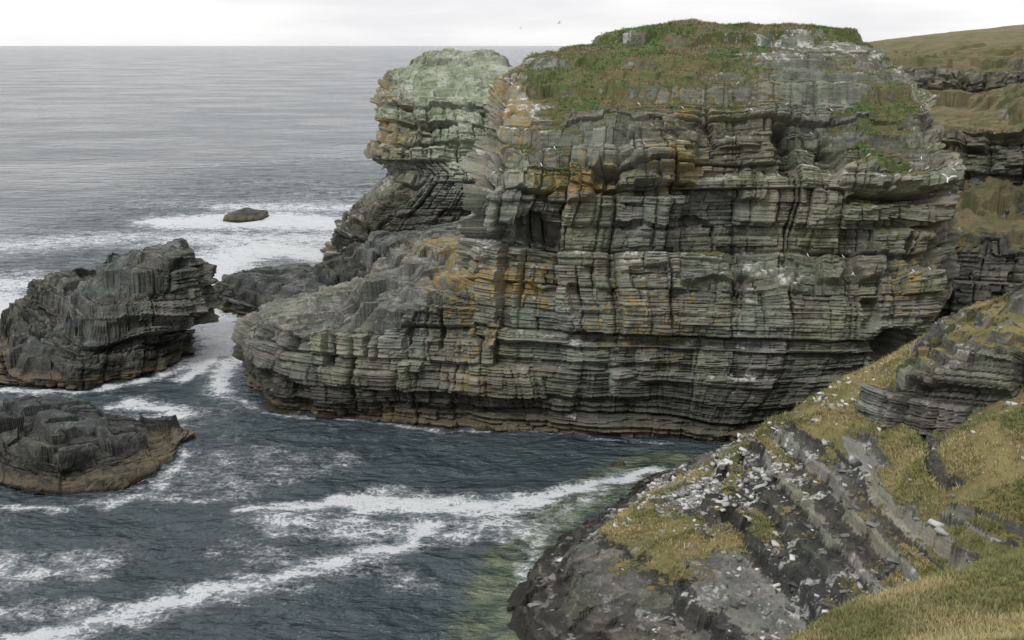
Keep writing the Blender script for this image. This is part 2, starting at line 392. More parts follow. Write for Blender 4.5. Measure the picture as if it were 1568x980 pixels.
# rear lower rocks
rear=[
 lv(-2,[(-36,128),(-28.5,119),(-20,112),(-8,108),(4,112),(4,130),(-14,140),(-30,134)]),
 lv(1.5,[(-35.5,127.5),(-28.3,119.4),(-20,112.4),(-8,108),(4,112),(4,130),(-14,139),(-30,133)]),
 lv(3.8,[(-33.5,127,3.6),(-27,121.5,3.8),(-19,114.5,4.5),(-8,110,6),(4,112,6),(4,130,6),(-14,136,5),(-29,131,3.6)]),
 lv(5,[(-27,127,4.4),(-24,123.5,4.8),(-17.5,117,7.8),(-8,112,10),(3,114,10),(3,129,9),(-12,133,7),(-24,130,4.8)]),
 lv(9,[(-14,123.5,9),(-13.5,122,9.2),(-12.5,120.5,9.5),(-8,118,10.6),(-4,119,10.6),(-4,124,10),(-8,126,9.5),(-12,125,9)]),
 lv(10,[(-9,121.5),(-9,121),(-8.5,120.5),(-8,120.3),(-7.6,120.8),(-7.6,121.5),(-8,122),(-8.6,122)]),
]
make_rock('skerry_shelf',rear,.13,mat_dark,weights=[1,1,1,.6,.2,.2,.4,1],zone=lambda x,y,z:(1.0,1.0,.4),seed=23,guano=.1,amp=1.15,lin=.6,big=1.2,bedg=.25,tm=1.3)

# ---------------------------------------------------------------- far stack
def ring(z,left,right,front,back,zf=None,n=12,sd=0,xo=0):
    cx=(left+right)/2;cy=(front+back)/2;rx=(right-left)/2;ry=(back-front)/2
    out=[]
    for k in range(n):
        a=math.pi+2*math.pi*k/n
        c,s=math.cos(a),math.sin(a)
        p=.62
        X=cx+rx*math.copysign(abs(c)**p,c);Y=cy+ry*math.copysign(abs(s)**p,s)
        out.append((X,Y,z))
    return out
far=[ring(-2,-28.5,12,150,176),ring(3,-27,12,150,176),ring(6.5,-23.5,12,151,175),ring(10,-19.8,12,151.5,175),ring(12.4,-17.8,12,152,175),
     ring(14.4,-20.2,12,152.4,175),ring(18,-19.0,11,154,175),ring(22.0,-18.9,8,156.5,175),ring(24.8,-17.8,4,160,174),ring(27.2,-15.9,.8,163,173),ring(28.7,-12.5,-2.4,165.5,171),ring(29.0,-8,-6.5,167.8,168.5)]
def grass_far(x,y,z,nz,Nz):
    n=fbm(x*.25,y*.25,z*.25,4,91)
    reg=1.1*np.exp(-((x+6)/8)**2-((z-15.5)/6)**2)+.85*np.exp(-((x+9)/9)**2-((z-26)/5.5)**2)
    return np.clip(reg+n*1.5+(nz-.4)*.4+.02,0,1)*sst(8,12,z)
def lich_far(x,y,z,nz): return np.clip(.6*np.exp(-((x+17)/5)**2-((z-20)/7)**2)+.25,0,1)*(z>9)
make_rock('sea_stack',far,.16,mat_far,weights=[1,1,1,1,1,.3,.2,.1,.1,.1,.2,.7],dip=(-.02,0),zone=lambda x,y,z:(1.2,.8,.5),grassfn=grass_far,lichenfn=lich_far,seed=33,guano=.7,lin=.3,amp=1.15,big=.8,ter=.75,
   carves=[(-22,4.5,2.5,1.4,2),(-14,3.6,1.6,1.3,2.5)])

# ---------------------------------------------------------------- sea rocks
r1=[
 lv(-2,[(-56,114),(-51,103),(-46.5,95.5),(-39,94.2),(-33.3,98.6),(-31.3,106),(-36,115),(-48,121)]),
 lv(.8,[(-55.5,114),(-50.5,103),(-46.2,96),(-39,94.6),(-33.2,98.8),(-31.3,106),(-36,114.5),(-48,120)]),
 lv(2.2,[(-54,114,2.2),(-49.5,105,2.2),(-45,98.3,2.2),(-39,96.0,2.6),(-33,101,3.5),(-31.2,106,4),(-37,113.5,4),(-48,118,3)]),
 lv(4,[(-52.0,114,4.1),(-48,109,3.4),(-44.0,101.5,3.9),(-39,98.5,5.0),(-32.8,102.0,6.8),(-31.0,107,7.2),(-37,112.5,6),(-48,117,4.5)]),
 lv(6,[(-50.8,114,5.8),(-47,111.0,5.7),(-43.0,106.5,6.0),(-39.2,103.0,8.2),(-33.0,103.6,9.5),(-31.6,107.5,9.7),(-37,111.5,9.0),(-48,116,6.1)]),
 lv(8,[(-46,113.6,6.6),(-45,112.8,6.6),(-42,110.0,7.4),(-38.6,107.6,9.7),(-35.2,106.6,10.0),(-34.2,108,10.0),(-37,110,9.9),(-45,114.4,6.8)]),
 lv(9.9,[(-38,109.2),(-38,109),(-37.8,108.8),(-37.6,108.7),(-37.4,108.8),(-37.4,109),(-37.6,109.2),(-37.8,109.3)]),
]
make_rock('sea_rock',r1,.10,mat_dark,dip=(.08,.05),zone=lambda x,y,z:(1.2,1.3,.35),seed=43,guano=.1,amp=1.2,lin=.8,big=1.0,bedg=.4,small=.1,tm=1.3)
r2=[
 lv(-2,[(-45,79),(-37,70.5),(-31,68.0),(-27,70.5),(-24.6,76),(-25.5,83),(-34,85.5),(-44,84)]),
 lv(.2,[(-44,79),(-36.5,71.3),(-31,68.9),(-27,71),(-24.9,76),(-25.8,82.5),(-34,84.8),(-43,83)]),
 lv(1.2,[(-43,79,1.2),(-36.2,72.4,1.4),(-31,70.0,1.5),(-28,73,1.0),(-26.0,77,.9),(-26.6,81.8,1.2),(-34,83.5,1.5),(-42,82,1.4)]),
 lv(2.5,[(-41,79.2,2.6),(-36,74.4,2.6),(-31.6,72,2.9),(-29.5,75.0,2.4),(-28.0,78,1.7),(-28,81,2.0),(-34,82.6,2.9),(-40,81.4,2.7)]),
 lv(2.9,[(-36,79),(-35.6,78.5),(-34.8,78.3),(-34.2,78.5),(-33.8,79),(-34.2,79.5),(-35,79.8),(-35.8,79.6)]),
]
make_rock('sea_rock',r2,.08,mat_dark,dip=(.05,.04),zone=lambda x,y,z:(1.2,1.2,.35),seed=53,guano=.05,amp=1.0,lin=.8,big=1.05,bedg=.4,small=.1,tm=.8)
r3=[ring(-1.5,-52,-43,190,198,n=8),ring(.5,-51.5,-43.5,190.5,197,n=8),ring(1.4,-50,-44.5,191.5,196,n=8),ring(1.9,-47.5,-46.5,193,194,n=8)]
make_rock('sea_rock',r3,.22,mat_dark,seed=63,guano=0,amp=.6,big=.4)
r4=[ring(-1.5,6.2,9.2,75,77,n=8),ring(-.3,6.5,9,75.2,76.8,n=8),ring(.1,7,8.6,75.5,76.5,n=8),ring(.2,7.8,8.2,75.9,76.1,n=8)]
make_rock('sea_rock',r4,.1,mat_dark,seed=65,guano=0,amp=.3,big=.3)

# outcrop on the near hillside
def grass_oc(x,y,z,nz,Nz):
    n=fbm(x*.4,y*.4,z*.4,3,83)
    return np.clip((nz-.65)*1.0+(Nz-.6)*.9+n*1.2,0,1)
oc=[
 lv(6.5,[(20.6,61),(22.2,56.2),(25.6,52.8),(31,50.0),(37,53),(34,66),(25,65.5)]),
 lv(10.2,[(20.9,60.8,9.8),(22.4,56.5,10),(25.7,53.2,11.0),(31,50.6,12),(37,53,14),(34,66,14),(25,65,12)]),
 lv(12.2,[(21.6,60.7,11.4),(23.0,57.2,12.5),(26.0,53.9,14.2),(31,51.1,15.7),(36,54,16.4),(33,65,16.4),(25.2,64.4,13.2)]),
 lv(13.4,[(22.6,60.7,12.4),(23.7,58.0,13.5),(26.4,54.9,15.5),(31,52.0,16.8),(35,56,17.3),(32,63.5,17.0),(26,63.6,14.6)]),
 lv(15.2,[(25.0,60.6,14.3),(25.6,59.2,14.8),(27.5,57.2,16.2),(30.5,55.4,17.2),(33,57.5,17.4),(31,62,17.1),(27,62.4,15.4)]),
 lv(16,[(28,60.2,16.2),(28.2,59.8,16.2),(28.6,59.3,16.5),(29.4,59,16.8),(30,59.6,16.9),(29.6,60.6,16.8),(28.6,60.8,16.4)]),
]
make_rock('rock_outcrop',oc,.07,mat_slope,weights=[1,1,1,.4,.2,.3,.8],dip=(-.12,.05),zone=lambda x,y,z:(1.0,.9,.6),grassfn=grass_oc,seed=77,guano=.5,amp=.62,lin=.8,big=.6,tm=.9,bedg=.1)

# tiers of mainland cliff behind
def grass_bg(x,y,z,nz,Nz):
    n=fbm(x*.2,y*.2,z*.2,3,84)
    return np.clip((nz-.5)*1.2+(Nz-.55)*.9+n*1.2+.05,0,1)*sst(6,11,z)
zbg=lambda x,y,z:(1.1,.8,.5)
t1=[
 lv(-2,[(33,116),(37,105),(48,101),(64,97),(84,97),(84,130),(34,135)]),
 lv(6,[(34,116),(38,105.6),(48,101.5),(64,97.5),(84,97),(84,130),(35,135)]),
 lv(12,[(36,116,11),(40,107,11.6),(48.5,103,12),(64,98.6,14),(84,98,17),(84,130,18),(36,135,12)]),
 lv(14,[(38,118,13),(42,110,13.2),(50,106.5,13.4),(64,103,15.8),(84,102,19),(84,130,20),(38,133,14)]),
 lv(17,[(50,124,15.8),(50,121,15.8),(54,118,16.4),(64,115,18),(76,116,21),(76,126,22),(56,128,17)]),
]
make_rock('mainland_cliff',t1,.16,mat_bg,weights=[.5,1,1,.4,.1,.1,.2],zone=zbg,grassfn=grass_bg,seed=83,guano=.3,amp=1.3,lin=.5,big=1.2,tm=1.4)
t2=[
 lv(12,[(40,134),(44,122),(52,115),(64,110),(90,107),(90,150),(44,150)]),
 lv(17,[(41,134,16.5),(45,122.6,16.5),(52.5,115.5,17),(64,110.6,18),(90,108,20),(90,150,20),(45,150,17)]),
 lv(21.8,[(43,135,20.6),(46.5,124,21.2),(53,117.2,21.9),(65,112.6,23.4),(90,110,26),(90,150,26),(46,149,20.8)]),
 lv(23,[(48,137,21.6),(50,129,22),(55,124,22.6),(66,118.6,24.4),(90,116,27),(88,148,27.5),(50,146,22.2)]),
 lv(25.5,[(66,138),(66,136),(68,134),(72,133),(76,135),(75,140),(69,140)]),
]
make_rock('mainland_cliff',t2,.18,mat_bg,weights=[.5,1,1,.4,.1,.1,.2],zone=zbg,grassfn=grass_bg,seed=93,guano=.3,amp=1.3,lin=.5,big=1.2,tm=1.4)
t3=[
 lv(19,[(48,172),(52,160),(62,154),(76,148),(110,144),(110,190),(54,188)]),
 lv(24,[(49,172,23.5),(53,160.6,23.5),(62.5,155,23.8),(76,149,25),(110,145,28),(110,190,28),(55,188,24)]),
 lv(28,[(51,172,26.8),(55,163,27.4),(64,157.5,27.8),(77,151.5,28.6),(110,148,30),(110,190,30),(57,187,27.2)]),
 lv(29,[(58,174,27.8),(61,168,28.0),(68,164,28.4),(79,158,29.6),(106,156,30.4),(104,184,30.6),(64,182,28.6)]),
 lv(30,[(80,172,29.2),(80,170,29.2),(83,168,29.4),(88,168,29.7),(92,170,30),(90,174,30),(84,175,29.8)]),
]
make_rock('mainland_cliff',t3,.24,mat_bg,weights=[.5,1,1,.5,.1,.1,.2],zone=zbg,grassfn=grass_bg,seed=103,guano=.3,amp=1.3,lin=.5,big=1.0)
print('rocks',time.time()-T0)

# ---------------------------------------------------------------- heightfield terrains
def rbf(pts,X,Y):
    p=np.array(pts,float);n=len(p)
    d=np.hypot(p[:,None,0]-p[None,:,0],p[:,None,1]-p[None,:,1])
    K=d; A=np.zeros((n+3,n+3));A[:n,:n]=K-np.eye(n)*0.6
    A[:n,n]=1;A[:n,n+1]=p[:,0];A[:n,n+2]=p[:,1];A[n:,:n]=A[:n,n:].T
    w=np.linalg.solve(A,np.concatenate([p[:,2],[0,0,0]]))
    Z=w[n]+w[n+1]*X+w[n+2]*Y
    for k in range(n): Z=Z+w[k]*np.hypot(X-p[k,0],Y-p[k,1])
    return Z
def axis(segs):
    out=[]
    for a,b,st in segs:
        out.append(np.arange(a,b,st))
    out.append([segs[-1][1]])
    return np.concatenate(out)

FG=[(0.0,51,-1.0),(0.3,58.5,-.9),(3.0,64.9,-.8),(7.6,72.2,-.7),(12.5,76,-.5),(1.5,52,1.5),(1.9,58,1.6),(4.6,63,1.7),(1.5,47,1.2),
 (10,71.5,.9),(13.5,70,3.2),(16.9,68,5.9),(20.4,66.5,9.2),(26.5,66,13.0),(30.5,64,15.6),(40,62,22),(55,60,30),(70,60,36),
 (18,73,1.5),(24,75,2.5),(30,77,4),(38,79,7),(45,82,11),(60,82,18),(80,80,30),(14,75,0.),
 (21.9,60,10.0),(24.4,61.8,12.0),(22.6,55.5,9.6),(28,58,13.0),(24.6,50,12.0),(23,46.5,10.0),(18.9,58,7.5),(12.9,64,3.8),(6.8,62,2.5),(11.5,56,3.9),(17.6,53,6.4),(16.5,50,4.8),(7.3,52,2.6),(7.1,49,1.6),(11.6,48,2.6),
 (17.6,44,6.0),(20.4,44,7.8),(18.9,48,7.0),(21,50,9.4),
 (34,50,17.0),(45,45,24),(60,40,32),(14,42,2.6),(20,40.5,5.6),(8,42,1.0),(3.5,42,.1),(28,42,10.5),(36,38,19),
 (7.3,28,13.4),(9.8,29,14.0),(12.4,30,14.4),(16.3,32,14.3),(22,34,15.6),(30,33,19.5),(10.2,25,15.3),(14,26,16.2),(20,26,18.4),(7,24,15.2),(10,15,20.5),(10,5,26.2),(0,0,28.3),(-6,-1,28),(20,0,30),(20,15,24),(40,15,31),(60,10,36),(0,-20,31),(30,-20,35),(-20,-20,30),
 (9.5,33.5,8),(12.5,36,7),(7,32,8),(17,37.5,7.5),(5,30.5,6),(4,26,10),(3,20,12),(1,12,16),(-1,6,22),(25,38.5,10),
 (-4,40,-3),(-4,30,-2.5),(-4,20,0),(-6,60,-4),(-1,70,-3),(7,77,-2.5),(3,69,-3),(-6,50,-4),(-12,8,4),(-12,20,-3),(-20,0,14),(-20,10,-3),(12,80,-2),(20,80,-1)]
xs=axis([(-30,-3,.8),(-3,34,.08),(34,50,.3),(50,82,1.2)])
ys=axis([(-25,14,1.0),(14,22,.4),(22,34,.12),(34,42,.25),(42,78,.08),(78,84,.6)])
X,Y=np.meshgrid(xs,ys)
Z=rbf(FG,X,Y)
Z+=1.1*fbm(X*.09,Y*.09,0,2,201)+.45*fbm(X*.35,Y*.35,0,3,202)
near=1-sst(33,37,Y)
zn=fbm(X*.12,Y*.12,0,4,203)
zg=1.9+.0155*np.maximum(X,0)**2+1.6*zn
zg=np.where(X>20,zg-1.2*(X-20),zg)
R=1-sst(-.5,.6,Z-zg)
zz=Z-.10*X+1.2*fbm(X*.08,Y*.08,0,2,207)
for (c,hw,sd) in ((5.3,.40,1),(4.1,.34,2),(6.7,.34,3),(2.9,.34,4),(3.5,.2,5),(7.6,.25,6)):
    gate=sst(-.04,.08,fbm(X*.13,Y*.13,c,3,230+sd))
    R=np.maximum(R,gate*(1-sst(hw*.8,hw*1.3,np.abs(zz-c+.25*fbm(X*.9,Y*.9,0,3,240+sd)))))
R=R*(1-near)
R=np.maximum(R,1-sst(-1.5,-.5,X-1+0*Y))
dipz=-.06*X+.02*Y
bl=blocky(X,Y,2.4,211,3.2)*.7+blocky(X,Y,1.0,212,3.4)*.16
hb=Z-dipz+bl+.55*fbm(X*.45,Y*.45,0,4,213)
hb2=hb+.10*blocky(X,Y,.5,217,2.5)+.16*fbm(X*1.6,Y*1.6,0,3,218)
Tb,ti=terrace(hb,.9,301,.12)
Ts,ti2=terrace(hb2,.26,302,.22)
TT=.5*Tb+.5*Ts+dipz
Zr=TT+.03*fbm(X*4,Y*4,0,2,215)
tuss=.16*fbm(X*1.3,Y*1.3,0,3,221)+.16*np.maximum(0,fbm(X*2.6,Y*2.6,0,2,222))*2
Z2=Z*(1-R)+Zr*R+tuss*(1-R)
P=np.stack([X,Y,Z2],-1)
N=gnormals(P,False);Nb=blur(N,1,False);nz=Nb[...,2]/np.linalg.norm(Nb,axis=2)
mask=np.zeros(P.shape[:2]+(4,))
flat=sst(.72,.9,nz)
grs=np.clip((1-R)*1.0+R*(flat*.55+1.3*fbm(X*.3,Y*.3,0,3,231)-.08),0,1)
grs*=sst(1.2,3.2,Z2+1.2*fbm(X*.3,Y*.3,0,2,232))
grs=np.where(nz<.55,grs*.3,grs)
mask[...,0]=grs
mask[...,1]=np.clip(.3*fbm(X*.2,Y*.2,0,2,233)+.15,0,1)
pat=np.exp(-((X-13)/7)**2-((Y-65)/5.5)**2)
mask[...,2]=np.clip(sst(.13,.2,fbm(X*1.2,Y*1.2,0,3,234)+.13*pat-.04)*(Z2>1.2)*.9*sst(.05,.3,pat+.2*R),0,1)
mask[...,3]=np.clip(.44+1.05*(hsh(ti2,1,1,5)-.5)+.35*(hsh(ti,1,1,6)-.5)+.2*bl,0,1)
hill=grid_mesh('grassy_hillside',P,mask,mat_slope,False)
FGP,FGN,FGG,FGR=P,N,grs,R

BG=[(36,88,-4),(38,98,-4),(41,104,-3),(36,110,-4),(30,130,-4),(34,160,-4),(38,200,-3),(46,110,9),(52,106,9),(49,116,11),(54,121,13),(50,127,14),(48,135,12),(46,150,8),
 (58,131,18.8),(54,136,17.6),(64,128,20),(57,146,19.5),(56,152,21.0),(63,160,22),(60,172,24),(66,181,28.2),(75,180,28.6),(72,200,30.2),(84,205,30.2),(72,225,31.0),(99,220,31.0),
 (120,300,31.6),(70,300,28),(50,250,10),(50,300,5),(200,600,32),(400,600,34),(120,600,20),(80,500,0),(300,900,34),(150,900,5),(420,300,38),(70,110,14),(100,110,24),(120,150,28.5),(75,95,12),(60,88,9),(50,96,4),(46,92,3),(200,100,35),(420,100,42),(44,90,2)]
xs=axis([(28,40,1),(40,72,.3),(72,110,.5),(110,430,6)])
ys=axis([(86,100,.5),(100,165,.35),(165,240,.5),(240,920,8)])
X,Y=np.meshgrid(xs,ys)
Z=rbf(BG,X,Y)+.8*fbm(X*.06,Y*.06,0,2,241)+.7*fbm(X*.2,Y*.2,0,3,242)
Z2=Z+.35*fbm(X*.7,Y*.7,0,3,255)
P=np.stack([X,Y,Z2],-1)
N=gnormals(P,False);Nb=blur(N,1,False);nz=Nb[...,2]/np.linalg.norm(Nb,axis=2)
mask=np.zeros(P.shape[:2]+(4,))
mask[...,0]=np.clip((sst(.62,.85,nz)+1.6*fbm(X*.08,Y*.08,0,3,256))*sst(9,14,Z2),0,1)
mask[...,1]=.25
mask[...,3]=np.clip(.5+.4*blocky(X,Y,1.0,256),0,1)
grid_mesh('mainland_ground',P,mask,mat_bg,False)
print('terrain',time.time()-T0)

# ---------------------------------------------------------------- sea
xs=np.unique(np.concatenate([-np.geomspace(90,12000,60)[::-1],axis([(-90,-60,.8),(-60,20,.28),(20,60,1.0)]),np.geomspace(60,12000,50)]))
ys=np.unique(np.concatenate([axis([(-60,44,4),(44,120,.25),(120,215,.5),(215,330,1.2)]),np.geomspace(330,22000,110)]))
X,Y=np.meshgrid(xs,ys)
fadeW=1-sst(200,330,Y)
fadeX=1-sst(60,90,np.abs(X))
Zw=(.55*fbm(X*.045+Y*.01,Y*.10,0,2,401)+.6*fbm(X*.16+Y*.05,Y*.33,0,3,402)+.30*fbm(X*.7,Y*1.3,0,2,403))*fadeW*fadeX
def seg_dist(X,Y,pts):
    D=np.full(X.shape,1e9)
    for (x0,y0,w0),(x1,y1,w1) in zip(pts[:-1],pts[1:]):
        dx,dy=x1-x0,y1-y0;t=np.clip(((X-x0)*dx+(Y-y0)*dy)/(dx*dx+dy*dy),0,1)
        d=np.hypot(X-x0-t*dx,Y-y0-t*dy)/(w0+(w1-w0)*t)
        D=np.minimum(D,d)
    return D
wx=X+3.4*fbm(X*.12,Y*.12,0,4,411)+1.6*fbm(X*.6,Y*.6,0,3,413);wy=Y+3.4*fbm(X*.12,Y*.12,4,4,412)+1.5*fbm(X*.6,Y*.6,3,3,414)
F=np.zeros_like(X)
def addf(pts,st,p=1.6):
    global F
    F=np.maximum(F,st*np.exp(-seg_dist(wx,wy,pts)**p))
addf([(-17,67.7,.6),(-12.6,69.2,1.2),(-8.2,69.4,1.7),(-1.5,67.9,1.8),(3,69.9,1.4),(6.7,72.5,1.0),(10.5,74.5,1.0)],1.02,1.5)
addf([(-26,50.4,1.7),(-21.3,53.4,2.1),(-18.1,56.1,1.9),(-14.4,57.7,1.7),(-11,59.5,1.6),(-7.4,62.2,1.3),(-5.2,66,1.2)],.88,1.4)
addf([(-15,66,2.5),(-7,65.5,3.4),(1,65.2,2.4)],.62,2)
addf([(-16,62,2.5),(-6,58,2.5)],.36,2)
addf([(-34,58,3.5),(-26,60.5,3.0)],.55,2)
addf([(-30,53,2.0),(-24,55,2.0)],.45,2)
addf([(-32,84,1.3),(-27,88,1.6),(-33,90,2.0)],.85,1.8)
addf([(1.3,63,.9),(.6,57,.5)],.6,2)
addf([(3,66.5,.9),(8,73,.7)],.5,2)
addf([(-25.5,94,1.4),(-27,100,2.0),(-27,108,3.0)],.9,1.8)
addf([(-30.5,97,1.0),(-29.5,108,2.0),(-34,121,5),(-38,134,5.5),(-41,150,7),(-38,165,9),(-26,158,6)],1.08,1.8)
addf([(-31,112,2.6),(-37,140,6)],.95,2)
addf([(-58,190,8),(-44,192,13),(-24,186,9)],1.12,2.2)
addf([(-50,172,11),(-24,172,9)],.8,2)
addf([(-52,208,9),(-20,206,7),(-5,240,8)],.75,2)
addf([(-68,128,9),(-54,119,6)],1.3,2)
addf([(-62,110,7),(-57,101,5),(-49,93.5,2.2)],1.2,2)
addf([(-66,138,9),(-50,140,8)],.8,2)
addf([(-80,165,12),(-60,175,8)],.65,2)
addf([(-18,250,8),(-5,225,8)],.6,2)
addf([(-46,94,1.2),(-39,92.9,1.1),(-33,97.4,1.2),(-30.6,106,1.4)],.82,1.7)
addf([(-45,70,.9),(-31,67.4,.8),(-25,71,.8),(-24,78,.9),(-27,84,1.3)],.66,1.7)
addf([(-24.6,93,.8),(-19,86.8,.6),(-10,83.9,.45),(0,82.2,.4),(12,80.4,.4)],.56,2)
F=np.maximum(F,.36*sst(.02,.2,fbm(X*.05,Y*.12,0,4,421))*fadeW)
sh=np.maximum(np.exp(-seg_dist(wx,wy,[(-1.2,50,1.8),(-.8,57,2.2),(1.8,64.4,2.2),(6.5,72,2.8),(11,76,3)])**2),0)
m4=np.zeros(X.shape+(4,));m4[...,0]=F;m4[...,1]=sh;m4[...,3]=1
P=np.stack([X,Y,Zw],-1)

m,nt=newmat('sea_water');b=NB(nt)
geo=b.n('ShaderNodeNewGeometry');pos=geo.outputs['Position']
at=b.n('ShaderNodeAttribute',attribute_name='mask');sep=b.n('ShaderNodeSeparateColor');b.l(at.outputs['Color'],sep.inputs[0])
Fo,Sh=sep.outputs[0],sep.outputs[1]
n1=b.noise(pos,.55,6,.72,vs=(.8,1.5,1));n2=b.noise(pos,2.4,5,.75,vs=(1,1.4,1))
vo=b.n('ShaderNodeTexVoronoi',feature='DISTANCE_TO_EDGE')
nd=b.n('ShaderNodeTexNoise');b.l(pos,nd.inputs['Vector']);nd.inputs['Scale'].default_value=.9;nd.inputs['Detail'].default_value=4
vm=b.n('ShaderNodeVectorMath',operation='MULTIPLY_ADD');b.l(nd.outputs['Color'],vm.inputs[0]);vm.inputs[1].default_value=(2.2,2.2,0);b.l(pos,vm.inputs[2])
b.l(vm.outputs[0],vo.inputs['Vector']);vo.inputs['Scale'].default_value=1.9
lace=b.mapr(vo.outputs[0],.0,.25,1.0,0.0)
pt=b.math('ADD',b.math('MULTIPLY',n1,1.35),b.math('MULTIPLY',n2,.9))
pt=b.math('ADD',pt,b.math('MULTIPLY',lace,.14))
pt=b.math('SUBTRACT',pt,.49)
fv=b.math('ADD',b.math('MULTIPLY',Fo,.66),pt)
foam=b.mapr(fv,1.03,1.26)
foam2=b.mapr(fv,.84,1.15,0,.32)
foam=b.math('MAXIMUM',foam,b.math('MULTIPLY',foam2,b.mapr(Fo,.1,.35)))
wcol=b.mix(b.noise(pos,.03,3,.5),(.042,.060,.070),(.058,.080,.090))
wcol=b.mix(b.mapr(Sh,.08,.8,0,.85),wcol,b.mix(b.mapr(n1,.38,.62),(.045,.07,.05),(.17,.20,.12)))
wcol=b.mix(b.mapr(Fo,.3,.9,0,.5),wcol,(.14,.20,.205))
bs=b.n('ShaderNodeBsdfPrincipled');b.l(wcol,bs.inputs['Base Color']);bs.inputs['IOR'].default_value=1.33
wr=b.noise(pos,.02,5,.7,vs=(.6,1.3,1))
b.l(b.mapr(wr,.35,.65,.05,.18),bs.inputs['Roughness'])
w0=b.noise(pos,.09,4,.65,vs=(.75,1.2,1),dist=.6);w1=b.noise(pos,.28,4,.6,vs=(.55,1.25,1),dist=.4);w2=b.noise(pos,.95,4,.6,vs=(.65,1.2,1));w3=b.noise(pos,4.0,3,.6,vs=(.8,1.2,1))
hh=b.math('ADD',b.math('MULTIPLY',w1,2.0),b.math('ADD',b.math('MULTIPLY',w2,.75),b.math('MULTIPLY',w3,.09)))
hh=b.math('ADD',hh,b.math('MULTIPLY',w0,3.2))
bp=b.n('ShaderNodeBump');bp.inputs['Strength'].default_value=1.0;bp.inputs['Distance'].default_value=1.0;b.l(hh,bp.inputs['Height']);b.l(bp.outputs[0],bs.inputs['Normal'])
fs=b.n('ShaderNodeBsdfPrincipled');fs.inputs['Base Color'].default_value=(.70,.72,.73,1);fs.inputs['Roughness'].default_value=.9
bp2=b.n('ShaderNodeBump');bp2.inputs['Strength'].default_value=.8;bp2.inputs['Distance'].default_value=.4;b.l(fv,bp2.inputs['Height']);b.l(bp2.outputs[0],fs.inputs['Normal'])
mx=b.n('ShaderNodeMixShader');b.l(foam,mx.inputs[0]);b.l(bs.outputs[0],mx.inputs[1]);b.l(fs.outputs[0],mx.inputs[2])
o=b.n('ShaderNodeOutputMaterial');b.l(mx.outputs[0],o.inputs[0])
grid_mesh('sea',P,m4,m,False,flat=False)
print('sea',time.time()-T0)

# ---------------------------------------------------------------- grass tufts
def vcol_mat(name,rough=.8):
    m,nt=newmat(name);b=NB(nt)
    at=b.n('ShaderNodeAttribute',attribute_name='mask')
    geo=b.n('ShaderNodeNewGeometry')
    nn=b.noise(geo.outputs['Position'],5,3,.6)
    c=b.mix(1.0,at.outputs['Color'],b.mix(nn,(.7,.7,.7),(1.3,1.3,1.3)),'MULTIPLY')
    bs=b.n('ShaderNodeBsdfPrincipled');b.l(c,bs.inputs['Base Color']);bs.inputs['Roughness'].default_value=rough;bs.inputs['Specular IOR Level'].default_value=.2
    o=b.n('ShaderNodeOutputMaterial');b.l(bs.outputs[0],o.inputs[0])
    return m
mat_grass=vcol_mat('grass_blades')
def tufts(name,pts,hgt,nb,cols,wid,spread):
    n=len(pts);r=np.random.default_rng(5)
    p=np.repeat(pts,nb,axis=0);N_=n*nb
    H=np.repeat(hgt*(.6+.8*r.random(n)),nb)*(.6+.6*r.random(N_))
    a=r.random(N_)*2*np.pi;rad=r.random(N_)*spread
    base=p+np.stack([np.cos(a)*rad,np.sin(a)*rad,-.02-0*a],-1)
    lean=(.3+.6*r.random(N_))*H
    tip=base+np.stack([np.cos(a)*lean,np.sin(a)*lean,H],-1)
    mid=base+np.stack([np.cos(a)*lean*.35,np.sin(a)*lean*.35,H*.6],-1)
    a2=r.random(N_)*np.pi
    wv=np.stack([np.cos(a2),np.sin(a2),0*a2],-1)*(wid*(.6+.8*r.random(N_)))[:,None]
    V=np.stack([base-wv,base+wv,mid+wv*.7,mid-wv*.7,tip],1).reshape(-1,3)
    I=np.arange(N_)[:,None]*5
    T=np.concatenate([I+np.array([[0,1,2]]),I+np.array([[0,2,3]]),I+np.array([[3,2,4]])])
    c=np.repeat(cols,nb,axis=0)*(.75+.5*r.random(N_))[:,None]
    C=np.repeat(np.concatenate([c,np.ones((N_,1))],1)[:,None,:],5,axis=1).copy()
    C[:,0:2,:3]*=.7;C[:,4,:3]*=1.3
    return tri_mesh(name,V,T,mat_grass,C)
def pick(P,w,n):
    w=np.clip(w,0,None).reshape(-1);w=w/w.sum()
    i=rng.choice(w.size,n,p=w);return P.reshape(-1,3)[i]
def cell_area(P):
    a=np.gradient(P[...,0],axis=1)*np.gradient(P[...,1],axis=0);return np.abs(a)
A=cell_area(FGP)
def gcol(p,ga,gb,seed):
    t=sst(-.12,.12,fbm(p[:,0]*.35,p[:,1]*.35,0,3,seed))[:,None]
    t=np.clip(t+.3*(rng.random((len(p),1))-.5),0,1)
    return np.array(ga)*(1-t)+np.array(gb)*t
wn=A*(FGG>.5)*(FGP[...,1]>21)*(FGP[...,1]<36)*(FGP[...,0]>4)*(FGP[...,0]<26)
p=pick(FGP,wn,34000)
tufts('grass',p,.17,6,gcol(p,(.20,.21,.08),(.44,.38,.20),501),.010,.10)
wn=A*(FGG>.55)*(FGP[...,1]>44)*(FGP[...,1]<72)*(FGP[...,0]>4)*(FGP[...,0]<34)*(.15+sst(-.1,.15,fbm(FGP[...,0]*.6,FGP[...,1]*.6,0,2,222)))
p=pick(FGP,wn,26000)
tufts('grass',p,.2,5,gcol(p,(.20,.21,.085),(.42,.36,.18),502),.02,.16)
wh=(HM[...,0]>.6)*(HNZ>.35)*(HQ[...,2]>14)
p=pick(HQ,wh.astype(float),11000)
cc=gcol(p,(.13,.19,.07),(.27,.22,.14),503)
